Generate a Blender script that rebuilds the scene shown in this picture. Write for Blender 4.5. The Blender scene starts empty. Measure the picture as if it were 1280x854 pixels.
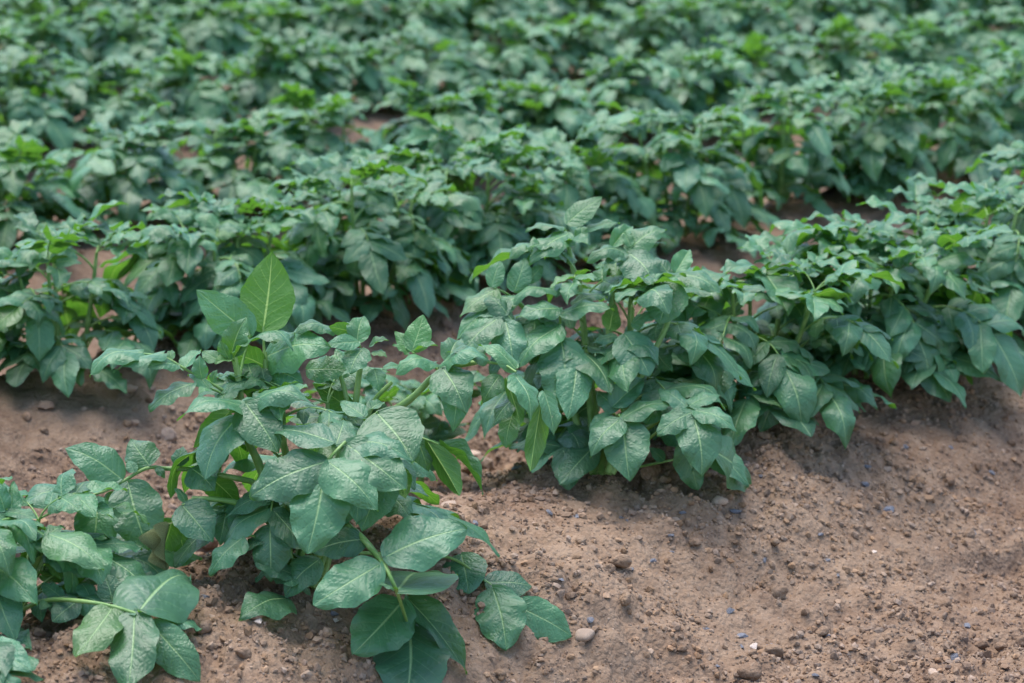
import bpy, math, random
import numpy as np
from mathutils import Matrix, Vector

random.seed(11)
rng = np.random.default_rng(11)
R = math.radians
scene = bpy.context.scene
col = scene.collection

# ------------------------------------------------------------------ camera
FPX, CX, CY = 3090.0, 640.0, 427.0          # focal length and centre in photo pixels
PITCH, CAMH = R(12.9), 0.812                # ridge crests lie at z = 0
CP, SP = math.cos(PITCH), math.sin(PITCH)
cam = bpy.data.objects.new('camera', bpy.data.cameras.new('camera'))
col.objects.link(cam); scene.camera = cam
cam.location = (0, 0, CAMH); cam.rotation_euler = (math.pi/2 - PITCH, 0, 0)
cam.data.sensor_width = 22.3; cam.data.lens = 22.3*FPX/1280.0
cam.data.clip_start = 0.05; cam.data.clip_end = 2000
cam.data.dof.use_dof = True; cam.data.dof.focus_distance = 2.60
cam.data.dof.aperture_fstop = 4.5; cam.data.dof.aperture_blades = 7

# ------------------------------------------------------------------ light
SUN_EL, SUN_ROT = R(76), R(-40)
world = bpy.data.worlds.new('World'); scene.world = world; world.use_nodes = True
wn = world.node_tree; wn.nodes.clear()
sky = wn.nodes.new('ShaderNodeTexSky'); sky.sky_type = 'NISHITA'; sky.sun_disc = False
sky.sun_elevation = SUN_EL; sky.sun_rotation = SUN_ROT
sky.dust_density = 1.0; sky.air_density = 1.0; sky.ozone_density = 1.0
bg = wn.nodes.new('ShaderNodeBackground'); bg.inputs['Strength'].default_value = 0.10
wo = wn.nodes.new('ShaderNodeOutputWorld')
wn.links.new(sky.outputs[0], bg.inputs[0]); wn.links.new(bg.outputs[0], wo.inputs[0])
sd = bpy.data.lights.new('sun', 'SUN'); sd.energy = 1.5; sd.angle = R(50); sd.color = (1.0, 0.95, 0.88)
sun = bpy.data.objects.new('sun', sd); col.objects.link(sun)
sdir = Vector((math.sin(SUN_ROT)*math.cos(SUN_EL), math.cos(SUN_ROT)*math.cos(SUN_EL), math.sin(SUN_EL)))
sun.rotation_euler = sdir.to_track_quat('Z', 'Y').to_euler(); sun.location = (0, 3, 6)
scene.view_settings.view_transform = 'Standard'; scene.view_settings.look = 'None'
scene.cycles.max_bounces = 6; scene.cycles.diffuse_bounces = 3; scene.cycles.transmission_bounces = 4; scene.cycles.glossy_bounces = 2
scene.cycles.use_adaptive_sampling = True; scene.cycles.adaptive_threshold = 0.02
scene.view_settings.exposure = 2.02; scene.view_settings.gamma = 1.0

# ------------------------------------------------------------------ helpers
def tag(o, label=None, cat=None, group=None, kind=None):
    if label: o['label'] = label
    if cat: o['category'] = cat
    if group: o['group'] = group
    if kind: o['kind'] = kind
    return o

def mesh_np(name, verts, faces, mat, smooth=True, uvs=None):
    """verts (n,3); faces (m,k); uvs per vertex"""
    verts = np.asarray(verts, np.float32); faces = np.asarray(faces, np.int32)
    me = bpy.data.meshes.new(name); k = faces.shape[1]
    me.vertices.add(len(verts)); me.vertices.foreach_set('co', verts.ravel())
    me.loops.add(faces.size); me.loops.foreach_set('vertex_index', faces.ravel())
    me.polygons.add(len(faces))
    me.polygons.foreach_set('loop_start', np.arange(0, faces.size, k, dtype=np.int32))
    me.polygons.foreach_set('loop_total', np.full(len(faces), k, np.int32))
    me.polygons.foreach_set('use_smooth', np.full(len(faces), smooth, bool))
    if uvs is not None:
        lay = me.uv_layers.new(name='UVMap')
        lay.data.foreach_set('uv', np.asarray(uvs, np.float32)[faces.ravel()].ravel())
    me.materials.append(mat); me.update(calc_edges=True)
    return me

def link(name, data, parent=None, mat=None):
    o = bpy.data.objects.new(name, data); col.objects.link(o)
    if parent is not None: o.parent = parent
    if mat is not None: o.matrix_basis = mat
    return o

def hash2(ix, iy, seed):
    h = (ix.astype(np.int64)*374761393 + iy.astype(np.int64)*668265263 + seed*1274126177) & 0xffffffff
    h = ((h ^ (h >> 13))*1274126177) & 0xffffffff
    h = ((h ^ (h >> 16))*2246822519) & 0xffffffff
    return ((h ^ (h >> 15)) & 0xffffff)/float(0xffffff)

def vnoise(x, y, seed):
    ix = np.floor(x); iy = np.floor(y); fx = x-ix; fy = y-iy
    fx = fx*fx*(3-2*fx); fy = fy*fy*(3-2*fy)
    a = hash2(ix, iy, seed); b = hash2(ix+1, iy, seed); c = hash2(ix, iy+1, seed); d = hash2(ix+1, iy+1, seed)
    return (a*(1-fx)+b*fx)*(1-fy)+(c*(1-fx)+d*fx)*fy - 0.5

def lumps(x, y, cell, seed):
    """rounded clods: one dome in each cell"""
    x = x/cell; y = y/cell; ix = np.floor(x); iy = np.floor(y); out = np.zeros_like(x)
    for dx in (-1, 0, 1):
        for dy in (-1, 0, 1):
            jx = ix+dx; jy = iy+dy
            px = jx+hash2(jx, jy, seed); py = jy+hash2(jx, jy, seed+7); r = 0.25+0.5*hash2(jx, jy, seed+13)
            q = ((x-px)**2+(y-py)**2)/(r*r)
            out = np.maximum(out, np.sqrt(np.clip(1-q, 0, 1))*r)
    return out*cell

# ------------------------------------------------------------------ the field's shape
TH = R(41.0); DX, DY = math.sin(TH), math.cos(TH)      # row direction
NX, NY = -math.cos(TH), math.sin(TH)                   # across the rows, away from the camera
V0, SPACE = 1.79, 0.86                                 # first row, row spacing

def uv_of(x, y): return x*DX+y*DY, x*NX+y*NY
def xy_of(u, v): return u*DX+v*NX, u*DY+v*NY

LEDGE = (2.62, 1.475)
def ground_z(x, y, fine=True):
    x = np.asarray(x, float); y = np.asarray(y, float)
    u, v = uv_of(x, y)
    w = v+0.05*vnoise(u*1.3, v*0.4, 3)+0.03*vnoise(u*3.1, v*0.7, 4)
    ph = (w-V0)/SPACE
    c = np.cos(2*math.pi*ph)
    prof = -0.085+0.085*np.sign(c)*np.abs(c)**0.85
    front = np.clip((V0-SPACE*0.5-w)/0.30, 0, 1); front = front*front*(3-2*front)
    prof = np.where(w < V0-SPACE*0.5, -0.17+0.055*front, prof)
    far = np.clip((np.hypot(x, y)-26)/20, 0, 1)
    z = prof*(1-far)-0.05*far
    z = z+0.030*vnoise(u*4.2, v*4.2, 21)*(1-far)
    q = (u-LEDGE[0])/0.11; w2 = (v-LEDGE[1])/0.022+0.5*np.sin(q*2.2)
    z = z-0.034*np.exp(-q*q)*(1/(1+np.exp(6*w2)))*np.exp(-np.clip(-w2, 0, 9)*0.7)
    if fine:
        z = z+0.020*vnoise(x*11, y*11, 31)+0.009*vnoise(x*27, y*27, 32)+0.0055*vnoise(x*60, y*60, 33)
        m = np.clip(0.6+1.2*vnoise(x*5, y*5, 34), 0.25, 1)
        z = z+m*(0.70*lumps(x, y, 0.034, 41)+0.65*lumps(x, y, 0.019, 42))
    return z

def gz(x, y): return float(ground_z(np.array([x]), np.array([y]))[0])

def ray(px, py):
    a = (px-CX)/FPX; b = (py-CY)/FPX
    return Vector((a, CP-b*SP, -SP-b*CP))              # for axial depth 1
def at_depth(px, py, zc): return Vector((0, 0, CAMH))+ray(px, py)*zc
def at_ground(px, py, h=0.0):
    r = ray(px, py); t = 1.2; hit = None
    ts = np.arange(1.2, 20, 0.004)
    zz = CAMH+r.z*ts-h-ground_z(r.x*ts, r.y*ts)
    i = int(np.argmax(zz < 0)); t = ts[i]
    return Vector((0, 0, CAMH))+r*float(t)
def depth_of(p): return p.y*CP-(p.z-CAMH)*SP
def to_px(p):
    d = p-Vector((0, 0, CAMH)); zc = d.y*CP-d.z*SP; yd = -d.y*SP-d.z*CP
    return CX+FPX*d.x/zc, CY+FPX*yd/zc, zc

# ------------------------------------------------------------------ materials
def new_mat(name):
    m = bpy.data.materials.new(name); m.use_nodes = True; m.node_tree.nodes.clear()
    return m, m.node_tree
class NT:
    def __init__(s, t): s.t = t
    def n(s, typ, **kw):
        nd = s.t.nodes.new(typ)
        for k, v in kw.items(): setattr(nd, k, v)
        return nd
    def put(s, sock, v):
        if isinstance(v, bpy.types.NodeSocket): s.t.links.new(v, sock)
        elif v is not None: sock.default_value = v
    def math(s, op, a, b=None, c=None):
        nd = s.n('ShaderNodeMath', operation=op); s.put(nd.inputs[0], a)
        if b is not None: s.put(nd.inputs[1], b)
        if c is not None: s.put(nd.inputs[2], c)
        return nd.outputs[0]
    def mix(s, f, a, b, mode='MIX'):
        nd = s.n('ShaderNodeMix', data_type='RGBA', blend_type=mode)
        s.put(nd.inputs[0], f); s.put(nd.inputs[6], a); s.put(nd.inputs[7], b); return nd.outputs[2]
    def step(s, x, lo, hi, a=0.0, b=1.0):
        nd = s.n('ShaderNodeMapRange', interpolation_type='SMOOTHSTEP'); s.put(nd.inputs[0], x)
        for i, v in zip((1, 2, 3, 4), (lo, hi, a, b)): nd.inputs[i].default_value = v
        return nd.outputs[0]
    def noise(s, vec, scale, detail=3, rough=0.55):
        nd = s.n('ShaderNodeTexNoise'); s.put(nd.inputs['Vector'], vec)
        nd.inputs['Scale'].default_value = scale; nd.inputs['Detail'].default_value = detail
        nd.inputs['Roughness'].default_value = rough; return nd.outputs[0]
def c4(r, g, b): return (r, g, b, 1.0)

def leaf_material():
    m, t = new_mat('potato_leaf'); k = NT(t)
    uv = k.n('ShaderNodeUVMap').outputs[0]
    sep = k.n('ShaderNodeSeparateXYZ'); k.put(sep.inputs[0], uv); U, V = sep.outputs[0], sep.outputs[1]
    au = k.math('MULTIPLY', k.math('ABSOLUTE', k.math('SUBTRACT', U, 0.5)), 2.0)
    oi = k.n('ShaderNodeObjectInfo'); rnd = oi.outputs['Random']
    ysep = k.n('ShaderNodeSeparateColor'); k.put(ysep.inputs[0], oi.outputs['Color']); young = ysep.outputs[0]
    off = k.n('ShaderNodeCombineXYZ'); k.put(off.inputs[0], k.math('MULTIPLY', rnd, 37.0)); k.put(off.inputs[1], k.math('MULTIPLY', rnd, 91.0))
    va = k.n('ShaderNodeVectorMath', operation='ADD'); k.put(va.inputs[0], uv); k.put(va.inputs[1], off.outputs[0]); uvr = va.outputs[0]
    wob = k.math('MULTIPLY', k.math('SINE', k.math('ADD', k.math('MULTIPLY', V, 13.0), k.math('MULTIPLY', rnd, 40.0))), 0.10)
    mid = k.step(k.math('ADD', au, k.math('MULTIPLY', V, 0.02)), 0.020, 0.064, 1.0, 0.0)
    p = k.math('ADD', k.math('SUBTRACT', k.math('MULTIPLY', V, 7.0), k.math('MULTIPLY', k.math('POWER', au, 0.85), 1.7)), wob)
    d = k.math('MULTIPLY', k.math('ABSOLUTE', k.math('SUBTRACT', k.math('FRACT', k.math('ADD', p, 10.0)), 0.5)), 2.0)
    lat = k.math('MULTIPLY', k.step(d, 0.86, 0.985), k.step(au, 0.5, 0.95, 1.0, 0.15))
    mp = k.n('ShaderNodeMapping'); k.put(mp.inputs[0], uvr); mp.inputs['Scale'].default_value = (10, 17, 1)
    vo = k.n('ShaderNodeTexVoronoi', feature='DISTANCE_TO_EDGE'); k.put(vo.inputs['Vector'], mp.outputs[0]); vo.inputs['Scale'].default_value = 1.0
    ret = k.step(vo.outputs[0], 0.0, 0.48)
    # colour
    n1 = k.noise(uvr, 2.2, 1); n2 = k.noise(uvr, 9, 3)
    top = k.mix(k.step(n1, 0.3, 0.7), c4(0.033, 0.118, 0.056), c4(0.060, 0.168, 0.086))
    hv = k.n('ShaderNodeHueSaturation'); k.put(hv.inputs['Color'], top)
    k.put(hv.inputs['Hue'], k.math('ADD', 0.480, k.math('MULTIPLY', rnd, 0.034)))
    k.put(hv.inputs['Value'], k.math('ADD', 0.68, k.math('MULTIPLY', k.math('FRACT', k.math('MULTIPLY', rnd, 7.31)), 0.64)))
    top = k.mix(k.math('MULTIPLY', k.step(n2, 0.35, 0.75), 0.12), hv.outputs[0], c4(0.055, 0.15, 0.075))
    old = k.math('MULTIPLY', k.step(k.math('FRACT', k.math('MULTIPLY', rnd, 23.17)), 0.94, 1.0), 0.55)
    top = k.mix(old, top, c4(0.085, 0.165, 0.035))
    top = k.mix(young, top, c4(0.105, 0.26, 0.070))
    top = k.mix(k.math('MULTIPLY', lat, 0.24), top, c4(0.14, 0.29, 0.12))
    top = k.mix(k.math('MULTIPLY', mid, 0.75), top, c4(0.27, 0.42, 0.18))
    spots = k.math('MULTIPLY', k.step(n2, 0.715, 0.75), k.step(k.math('FRACT', k.math('MULTIPLY', rnd, 13.7)), 0.55, 0.6))
    top = k.mix(k.math('MULTIPLY', spots, 0.75), top, c4(0.42, 0.36, 0.22))
    und = k.mix(k.math('MULTIPLY', lat, 0.6), c4(0.055, 0.160, 0.024), c4(0.15, 0.30, 0.05))
    und = k.mix(k.math('MULTIPLY', mid, 0.9), und, c4(0.36, 0.50, 0.14))
    geo = k.n('ShaderNodeNewGeometry')
    colr = k.mix(geo.outputs['Backfacing'], top, und)
    # relief
    bul = k.step(d, 0.25, 1.0, 1.0, 0.0)
    h = k.math('ADD', k.math('MULTIPLY', bul, 0.26), k.math('MULTIPLY', ret, 0.50))
    h = k.math('SUBTRACT', h, k.math('MULTIPLY', mid, 0.5))
    bp = k.n('ShaderNodeBump'); bp.inputs['Strength'].default_value = 0.45; bp.inputs['Distance'].default_value = 0.0018
    k.put(bp.inputs['Height'], h)
    pb = k.n('ShaderNodeBsdfPrincipled'); k.put(pb.inputs['Base Color'], colr)
    k.put(pb.inputs['Roughness'], k.math('ADD', k.math('ADD', 0.41, k.math('MULTIPLY', n2, 0.06)), k.math('MULTIPLY', geo.outputs['Backfacing'], 0.2)))
    pb.inputs['Specular IOR Level'].default_value = 0.55
    k.put(pb.inputs['Normal'], bp.outputs[0])
    tr = k.n('ShaderNodeBsdfTranslucent'); k.put(tr.inputs['Normal'], bp.outputs[0])
    trc = k.mix(k.math('MULTIPLY', k.math('MAXIMUM', mid, k.math('MULTIPLY', lat, 0.6)), 0.6), c4(0.16, 0.42, 0.03), c4(0.44, 0.64, 0.12))
    k.put(tr.inputs['Color'], trc)
    mx = k.n('ShaderNodeMixShader'); mx.inputs[0].default_value = 0.25
    k.put(mx.inputs[1], pb.outputs[0]); k.put(mx.inputs[2], tr.outputs[0])
    o = k.n('ShaderNodeOutputMaterial'); k.put(o.inputs[0], mx.outputs[0])
    return m

def stem_material():
    m, t = new_mat('potato_stem'); k = NT(t)
    g = k.n('ShaderNodeTexCoord').outputs['Object']
    n = k.noise(g, 60, 4)
    cc = k.mix(k.step(n, 0.35, 0.7), c4(0.13, 0.27, 0.06), c4(0.24, 0.38, 0.12))
    bp = k.n('ShaderNodeBump'); bp.inputs['Strength'].default_value = 0.4; bp.inputs['Distance'].default_value = 0.001
    k.put(bp.inputs['Height'], k.noise(g, 260, 2))
    pb = k.n('ShaderNodeBsdfPrincipled'); k.put(pb.inputs['Base Color'], cc); pb.inputs['Roughness'].default_value = 0.5
    k.put(pb.inputs['Normal'], bp.outputs[0])
    tr = k.n('ShaderNodeBsdfTranslucent'); tr.inputs['Color'].default_value = c4(0.2, 0.4, 0.05)
    mx = k.n('ShaderNodeMixShader'); mx.inputs[0].default_value = 0.15
    k.put(mx.inputs[1], pb.outputs[0]); k.put(mx.inputs[2], tr.outputs[0])
    o = k.n('ShaderNodeOutputMaterial'); k.put(o.inputs[0], mx.outputs[0])
    return m

def soil_material(name, island=False):
    m, t = new_mat(name); k = NT(t)
    geo = k.n('ShaderNodeNewGeometry'); pos = geo.outputs['Position']
    a = k.noise(pos, 3.0, 4, 0.6); b = k.noise(pos, 38, 4, 0.65); c = k.noise(pos, 220, 3, 0.6)
    cc = k.mix(k.step(a, 0.35, 0.68), c4(0.158, 0.099, 0.065), c4(0.212, 0.143, 0.096))
    cc = k.mix(k.math('MULTIPLY', k.step(b, 0.42, 0.72), 0.55), cc, c4(0.272, 0.195, 0.138))
    cc = k.mix(k.math('MULTIPLY', k.step(b, 0.48, 0.26), 0.5), cc, c4(0.096, 0.060, 0.041))
    cc = k.mix(k.math('MULTIPLY', k.step(c, 0.5, 0.8), 0.45), cc, c4(0.33, 0.25, 0.185))
    if island:
        r = geo.outputs['Random Per Island']
        hv = k.n('ShaderNodeHueSaturation'); k.put(hv.inputs['Color'], cc)
        k.put(hv.inputs['Value'], k.math('ADD', 0.85, k.math('MULTIPLY', r, 0.55)))
        k.put(hv.inputs['Saturation'], k.math('ADD', 0.8, k.math('MULTIPLY', k.math('FRACT', k.math('MULTIPLY', r, 9.3)), 0.35)))
        cc = hv.outputs[0]
    bp = k.n('ShaderNodeBump'); bp.inputs['Strength'].default_value = 0.25 if island else 0.9; bp.inputs['Distance'].default_value = 0.0035
    mus = k.n('ShaderNodeTexVoronoi'); k.put(mus.inputs['Vector'], pos); mus.inputs['Scale'].default_value = 170
    h = k.math('ADD', k.math('MULTIPLY', b, 1.2), k.math('MULTIPLY', c, 0.8))
    h = k.math('SUBTRACT', h, k.math('MULTIPLY', mus.outputs[0], 0.7))
    k.put(bp.inputs['Height'], h)
    pb = k.n('ShaderNodeBsdfPrincipled'); k.put(pb.inputs['Base Color'], cc); pb.inputs['Roughness'].default_value = 0.95
    pb.inputs['Specular IOR Level'].default_value = 0.15
    k.put(pb.inputs['Normal'], bp.outputs[0])
    o = k.n('ShaderNodeOutputMaterial'); k.put(o.inputs[0], pb.outputs[0])
    return m

def stone_material(name, c1, c2, rough):
    m, t = new_mat(name); k = NT(t)
    g = k.n('ShaderNodeTexCoord').outputs['Object']
    oi = k.n('ShaderNodeObjectInfo')
    n = k.noise(g, 140, 4)
    cc = k.mix(k.step(n, 0.3, 0.7), c1, c2)
    hv = k.n('ShaderNodeHueSaturation'); k.put(hv.inputs['Color'], cc)
    k.put(hv.inputs['Value'], k.math('ADD', 0.7, k.math('MULTIPLY', oi.outputs['Random'], 0.6)))
    bp = k.n('ShaderNodeBump'); bp.inputs['Strength'].default_value = 0.5; bp.inputs['Distance'].default_value = 0.0015
    k.put(bp.inputs['Height'], k.noise(g, 300, 4))
    pb = k.n('ShaderNodeBsdfPrincipled'); k.put(pb.inputs['Base Color'], hv.outputs[0]); pb.inputs['Roughness'].default_value = rough
    k.put(pb.inputs['Normal'], bp.outputs[0])
    o = k.n('ShaderNodeOutputMaterial'); k.put(o.inputs[0], pb.outputs[0])
    return m

LEAF = leaf_material(); STEM = stem_material()
SOIL = soil_material('dry_soil'); CRUMB = soil_material('soil_crumb', True)
PEBBLE = stone_material('pale_pebble', c4(0.34, 0.235, 0.17), c4(0.48, 0.36, 0.27), 0.8)
CHIP = stone_material('blue_grey_stone', c4(0.050, 0.054, 0.070), c4(0.165, 0.168, 0.195), 0.45)
WHITE = stone_material('white_quartz', c4(0.42, 0.34, 0.28), c4(0.55, 0.46, 0.40), 0.6)
DRY = stone_material('withered_leaf', c4(0.05, 0.055, 0.022), c4(0.20, 0.25, 0.09), 0.8)

# ------------------------------------------------------------------ ground
def axis(segs):
    out = []
    for a, b, st in segs:
        n = max(1, int(round((b-a)/st))); out += list(np.linspace(a, b, n, endpoint=False))
    return out
ua = axis([(-300, -60, 40), (-60, -6, 3), (-6, 0.3, 0.12), (0.3, 1.1, 0.02), (1.1, 3.3, 0.005), (3.3, 6.0, 0.03), (6, 14, 0.1), (14, 60, 2.5), (60, 300, 40)])+[300]
va = axis([(-300, -60, 40), (-60, -4, 2), (-4, 1.1, 0.06), (1.1, 2.55, 0.005), (2.55, 4.2, 0.018), (4.2, 12.0, 0.07), (12, 60, 2.0), (60, 300, 40)])+[300]
ua = np.array(ua); va = np.array(va)
UU, VV = np.meshgrid(ua, va, indexing='ij')
GX, GY = xy_of(UU.ravel(), VV.ravel())
GV = np.stack([GX, GY, ground_z(GX, GY)], 1)
idx = np.arange(len(ua)*len(va)).reshape(len(ua), len(va))
GF = np.stack([idx[:-1, :-1].ravel(), idx[1:, :-1].ravel(), idx[1:, 1:].ravel(), idx[:-1, 1:].ravel()], 1)
# (u, v) is right-handed seen from above when U x V points up
e1 = np.array([DX, DY]); e2 = np.array([NX, NY])
if e1[0]*e2[1]-e1[1]*e2[0] < 0: GF = GF[:, ::-1]
ground = link('ground', mesh_np('ground', GV, GF, SOIL))
tag(ground, 'dry brown tilled soil shaped into long potato ridges', 'soil', kind='structure')

# unit icosphere
def ico(sub):
    p = (1+5**0.5)/2
    v = [(-1, p, 0), (1, p, 0), (-1, -p, 0), (1, -p, 0), (0, -1, p), (0, 1, p), (0, -1, -p), (0, 1, -p), (p, 0, -1), (p, 0, 1), (-p, 0, -1), (-p, 0, 1)]
    f = [(0, 11, 5), (0, 5, 1), (0, 1, 7), (0, 7, 10), (0, 10, 11), (1, 5, 9), (5, 11, 4), (11, 10, 2), (10, 7, 6), (7, 1, 8), (3, 9, 4), (3, 4, 2), (3, 2, 6), (3, 6, 8), (3, 8, 9), (4, 9, 5), (2, 4, 11), (6, 2, 10), (8, 6, 7), (9, 8, 1)]
    v = [np.array(q)/np.linalg.norm(q) for q in v]
    for _ in range(sub):
        nf = []; mid = {}
        def md(a, b):
            key = (min(a, b), max(a, b))
            if key not in mid:
                q = v[a]+v[b]; v.append(q/np.linalg.norm(q)); mid[key] = len(v)-1
            return mid[key]
        for a, b, c in f:
            x, y, z = md(a, b), md(b, c), md(c, a); nf += [(a, x, z), (b, y, x), (c, z, y), (x, y, z)]
        f = nf
    return np.array(v), np.array(f, np.int32)

# small crumbs of soil, far too many to count
def crumb_cloud():
    V = []; F = []; base = 0
    bv, bf = ico(0); bv2, bf2 = ico(1)
    ov = np.array([(1, 0, 0), (-1, 0, 0), (0, 1, 0), (0, -1, 0), (0, 0, 1), (0, 0, -1)], float)
    of = np.array([(0, 2, 4), (2, 1, 4), (1, 3, 4), (3, 0, 4), (2, 0, 5), (1, 2, 5), (3, 1, 5), (0, 3, 5)], np.int32)
    for (sv, sf, n, r0, r1) in ((bv2, bf2, 4000, 0.004, 0.015), (bv, bf, 34000, 0.0016, 0.0056), (ov, of, 70000, 0.0010, 0.0026)):
        big = r1 > 0.01
        u = rng.uniform(1.05, 3.35, n*3); v = rng.uniform(1.1, 2.5, n*3)
        if big: u = rng.uniform(0.6, 6.0, n*3); v = rng.uniform(1.95, 4.6, n*3)
        x, y = xy_of(u, v)
        dens = np.clip(0.6+0.8*vnoise(x*6, y*6, 51)+0.9*vnoise(x*17, y*17, 52), 0.22, 1)
        furrow = (np.abs(((v-V0)/SPACE) % 1-0.5) < 0.14) & ((v > V0) | (u < 2.25))
        dens = np.where(furrow, np.maximum(dens, 0.85), dens)
        keep = np.where(rng.uniform(0, 1, n*3) < dens)[0][:n]; x = x[keep]; y = y[keep]; n = len(x)
        z = ground_z(x, y)
        r = r0+(r1-r0)*rng.power(0.45, n)
        jit = 1+rng.uniform(-1, 1, (n, len(sv), 1))*(0.20 if big else 0.38)
        sc = rng.uniform(0.65, 1.25, (n, 1, 3)); sc[:, :, 2] *= 0.85
        P = sv[None]*jit*sc*r[:, None, None]
        an = rng.uniform(0, 6.28, n); ca, sa = np.cos(an)[:, None], np.sin(an)[:, None]
        P = np.stack([P[..., 0]*ca-P[..., 1]*sa, P[..., 0]*sa+P[..., 1]*ca, P[..., 2]], -1)
        P += np.stack([x, y, z+r*0.25], -1)[:, None, :]
        V.append(P.reshape(-1, 3)); F.append((sf[None]+(np.arange(n)*len(sv))[:, None, None]+base).reshape(-1, 3)); base += n*len(sv)
    return np.concatenate(V), np.concatenate(F)
cv, cf = crumb_cloud()
crumbs = link('soil_crumbs', mesh_np('soil_crumbs', cv, cf, CRUMB, smooth=False))
tag(crumbs, 'fine dry soil crumbs scattered over the ridges', 'soil crumbs', kind='stuff')

def lump_mesh(name, mat, seed, angular=0.0, flat=1.0, sub=2):
    r = np.random.default_rng(seed); v, f = ico(sub); P = v.copy()
    for _ in range(6):
        d = r.normal(size=3); d /= np.linalg.norm(d); P += (0.10*np.sin(v@d*r.uniform(1.5, 4.0)+r.uniform(0, 6)))[:, None]*v
    for _ in range(int(7*angular)):
        d = r.normal(size=3); d /= np.linalg.norm(d); c = r.uniform(0.45, 0.8); q = P@d
        P -= np.clip(q-c, 0, None)[:, None]*d
    P *= np.array([1.0, r.uniform(0.65, 0.95), flat*r.uniform(0.6, 0.85)])
    P += r.normal(size=P.shape)*0.015
    return mesh_np(name, P, f, mat, smooth=(angular < 0.5))
CLODS = [lump_mesh('clod', SOIL, 100+i, 0.3) for i in range(9)]
PEBB = [lump_mesh('pebble', PEBBLE, 200+i, 0.2, 0.8) for i in range(5)]
CHIPS = [lump_mesh('stone_chip', CHIP, 300+i, 1.6, 0.6, sub=1) for i in range(6)]
QUARTZ = [lump_mesh('quartz', WHITE, 400+i, 1.2, 0.8) for i in range(3)]

def lay(name, me, p, r, parent=None, sink=0.25):
    rot = Matrix.Rotation(random.uniform(0, 6.28), 4, 'Z') @ Matrix.Rotation(random.uniform(-0.3, 0.3), 4, 'X')
    zb = min(q.co.z for q in me.vertices)*r
    return link(name, me, parent, Matrix.Translation((p[0], p[1], gz(p[0], p[1])-zb-sink*r)) @ rot @ Matrix.Diagonal((r, r, r, 1)))

# clods: pieces of the ridge soil
cnt = 0
while cnt < 240:
    if cnt < 110:
        u = random.uniform(1.1, 3.2); v = random.uniform(1.28, 1.9); r = 0.0045+0.0095*random.random()**2.2
    else:
        u = random.uniform(0.9, 3.6); v = random.gauss(V0+SPACE*0.5, 0.16); r = 0.006+0.013*random.random()**1.6
    x, y = xy_of(u, v); a, b, zc = to_px(Vector((x, y, gz(x, y))))
    if -20 < a < 1300 and b < 880:
        lay('clod', CLODS[cnt % 9], (x, y), r, ground); cnt += 1

# ------------------------------------------------------------------ leaflet shapes
def leaflet_mesh(seed, nv=30, nu=9, arch=0.12, fold=0.12, curl=0.10, wave=0.02, twist=0.0, kind=0, mat=LEAF):
    """chord along +Y from 0 to 1, full width 1 along X, normal +Z; two-sided sheet with relief"""
    r = np.random.default_rng(seed)
    t = np.linspace(0, 1, nv+1); v = 0.5*(t+(0.5-0.5*np.cos(math.pi*t)))
    a, b = ((0.50, 1.0), (0.50, 0.80), (0.58, 1.2))[kind]
    prof = v**a*(1-v)**b; prof = prof/prof.max()*0.5
    uu = np.linspace(-1, 1, 2*nu+1)
    Vg, Ug = np.meshgrid(v, uu, indexing='ij'); Pg = np.repeat(prof[:, None], len(uu), 1)
    asym = 1+0.08*r.uniform(-1, 1)*np.sign(Ug)
    edge = 1+0.035*np.sin(Vg*r.uniform(14, 20)+r.uniform(0, 6))*np.abs(Ug)**3+0.02*np.sin(Vg*41+Ug*2)*np.abs(Ug)**3
    X = Ug*Pg*asym*edge
    bend = r.uniform(-0.05, 0.05)
    X = X+bend*np.sin(math.pi*Vg)
    au = np.abs(Ug); wl = 0.62                                    # usual width over length
    Y = Vg+0.03*au*np.sin(math.pi*Vg)-0.045*au**2*(1-Vg)**4
    Z = arch*np.sin(math.pi*Vg**1.15)
    lx = np.abs(X)*wl
    Z = Z+fold*lx-curl*au**2.5*Pg*2*0.5
    Z = Z+1.4*wave*np.sin(2*math.pi*(Vg*r.uniform(1.6, 2.8)+r.uniform(0, 1)+0.3*np.sign(Ug)))*au**1.6
    ph = Vg*7.0-1.7*au**0.85
    dd = np.abs((ph+10) % 1-0.5)*2
    Z = Z+0.0045*(1-dd**2)*np.clip(1-au**4, 0, 1)*np.clip(np.minimum(au*5, 1), 0, 1)*np.sin(math.pi*np.clip(Vg, 0, 1))**0.5
    Z = Z+0.012*vnoise(Ug*3+seed, Vg*5, seed)
    tw = twist*(Vg-0.3)
    X2 = X*np.cos(tw)-(Z/wl)*np.sin(tw)*0.6; Z2 = Z*np.cos(tw)+X*wl*np.sin(tw)
    z0 = Z2[0, nu]; z1 = Z2[-1, nu]
    Z2 = Z2-z0*(1-Vg)-z1*Vg
    P = np.stack([X2.ravel(), Y.ravel(), Z2.ravel()], 1)
    n = len(uu); ii = np.arange((nv+1)*n).reshape(nv+1, n)
    F = np.stack([ii[:-1, :-1].ravel(), ii[:-1, 1:].ravel(), ii[1:, 1:].ravel(), ii[1:, :-1].ravel()], 1)
    UVc = np.stack([Ug.ravel()*0.5+0.5, Vg.ravel()], 1)
    return P, F, UVc

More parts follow.
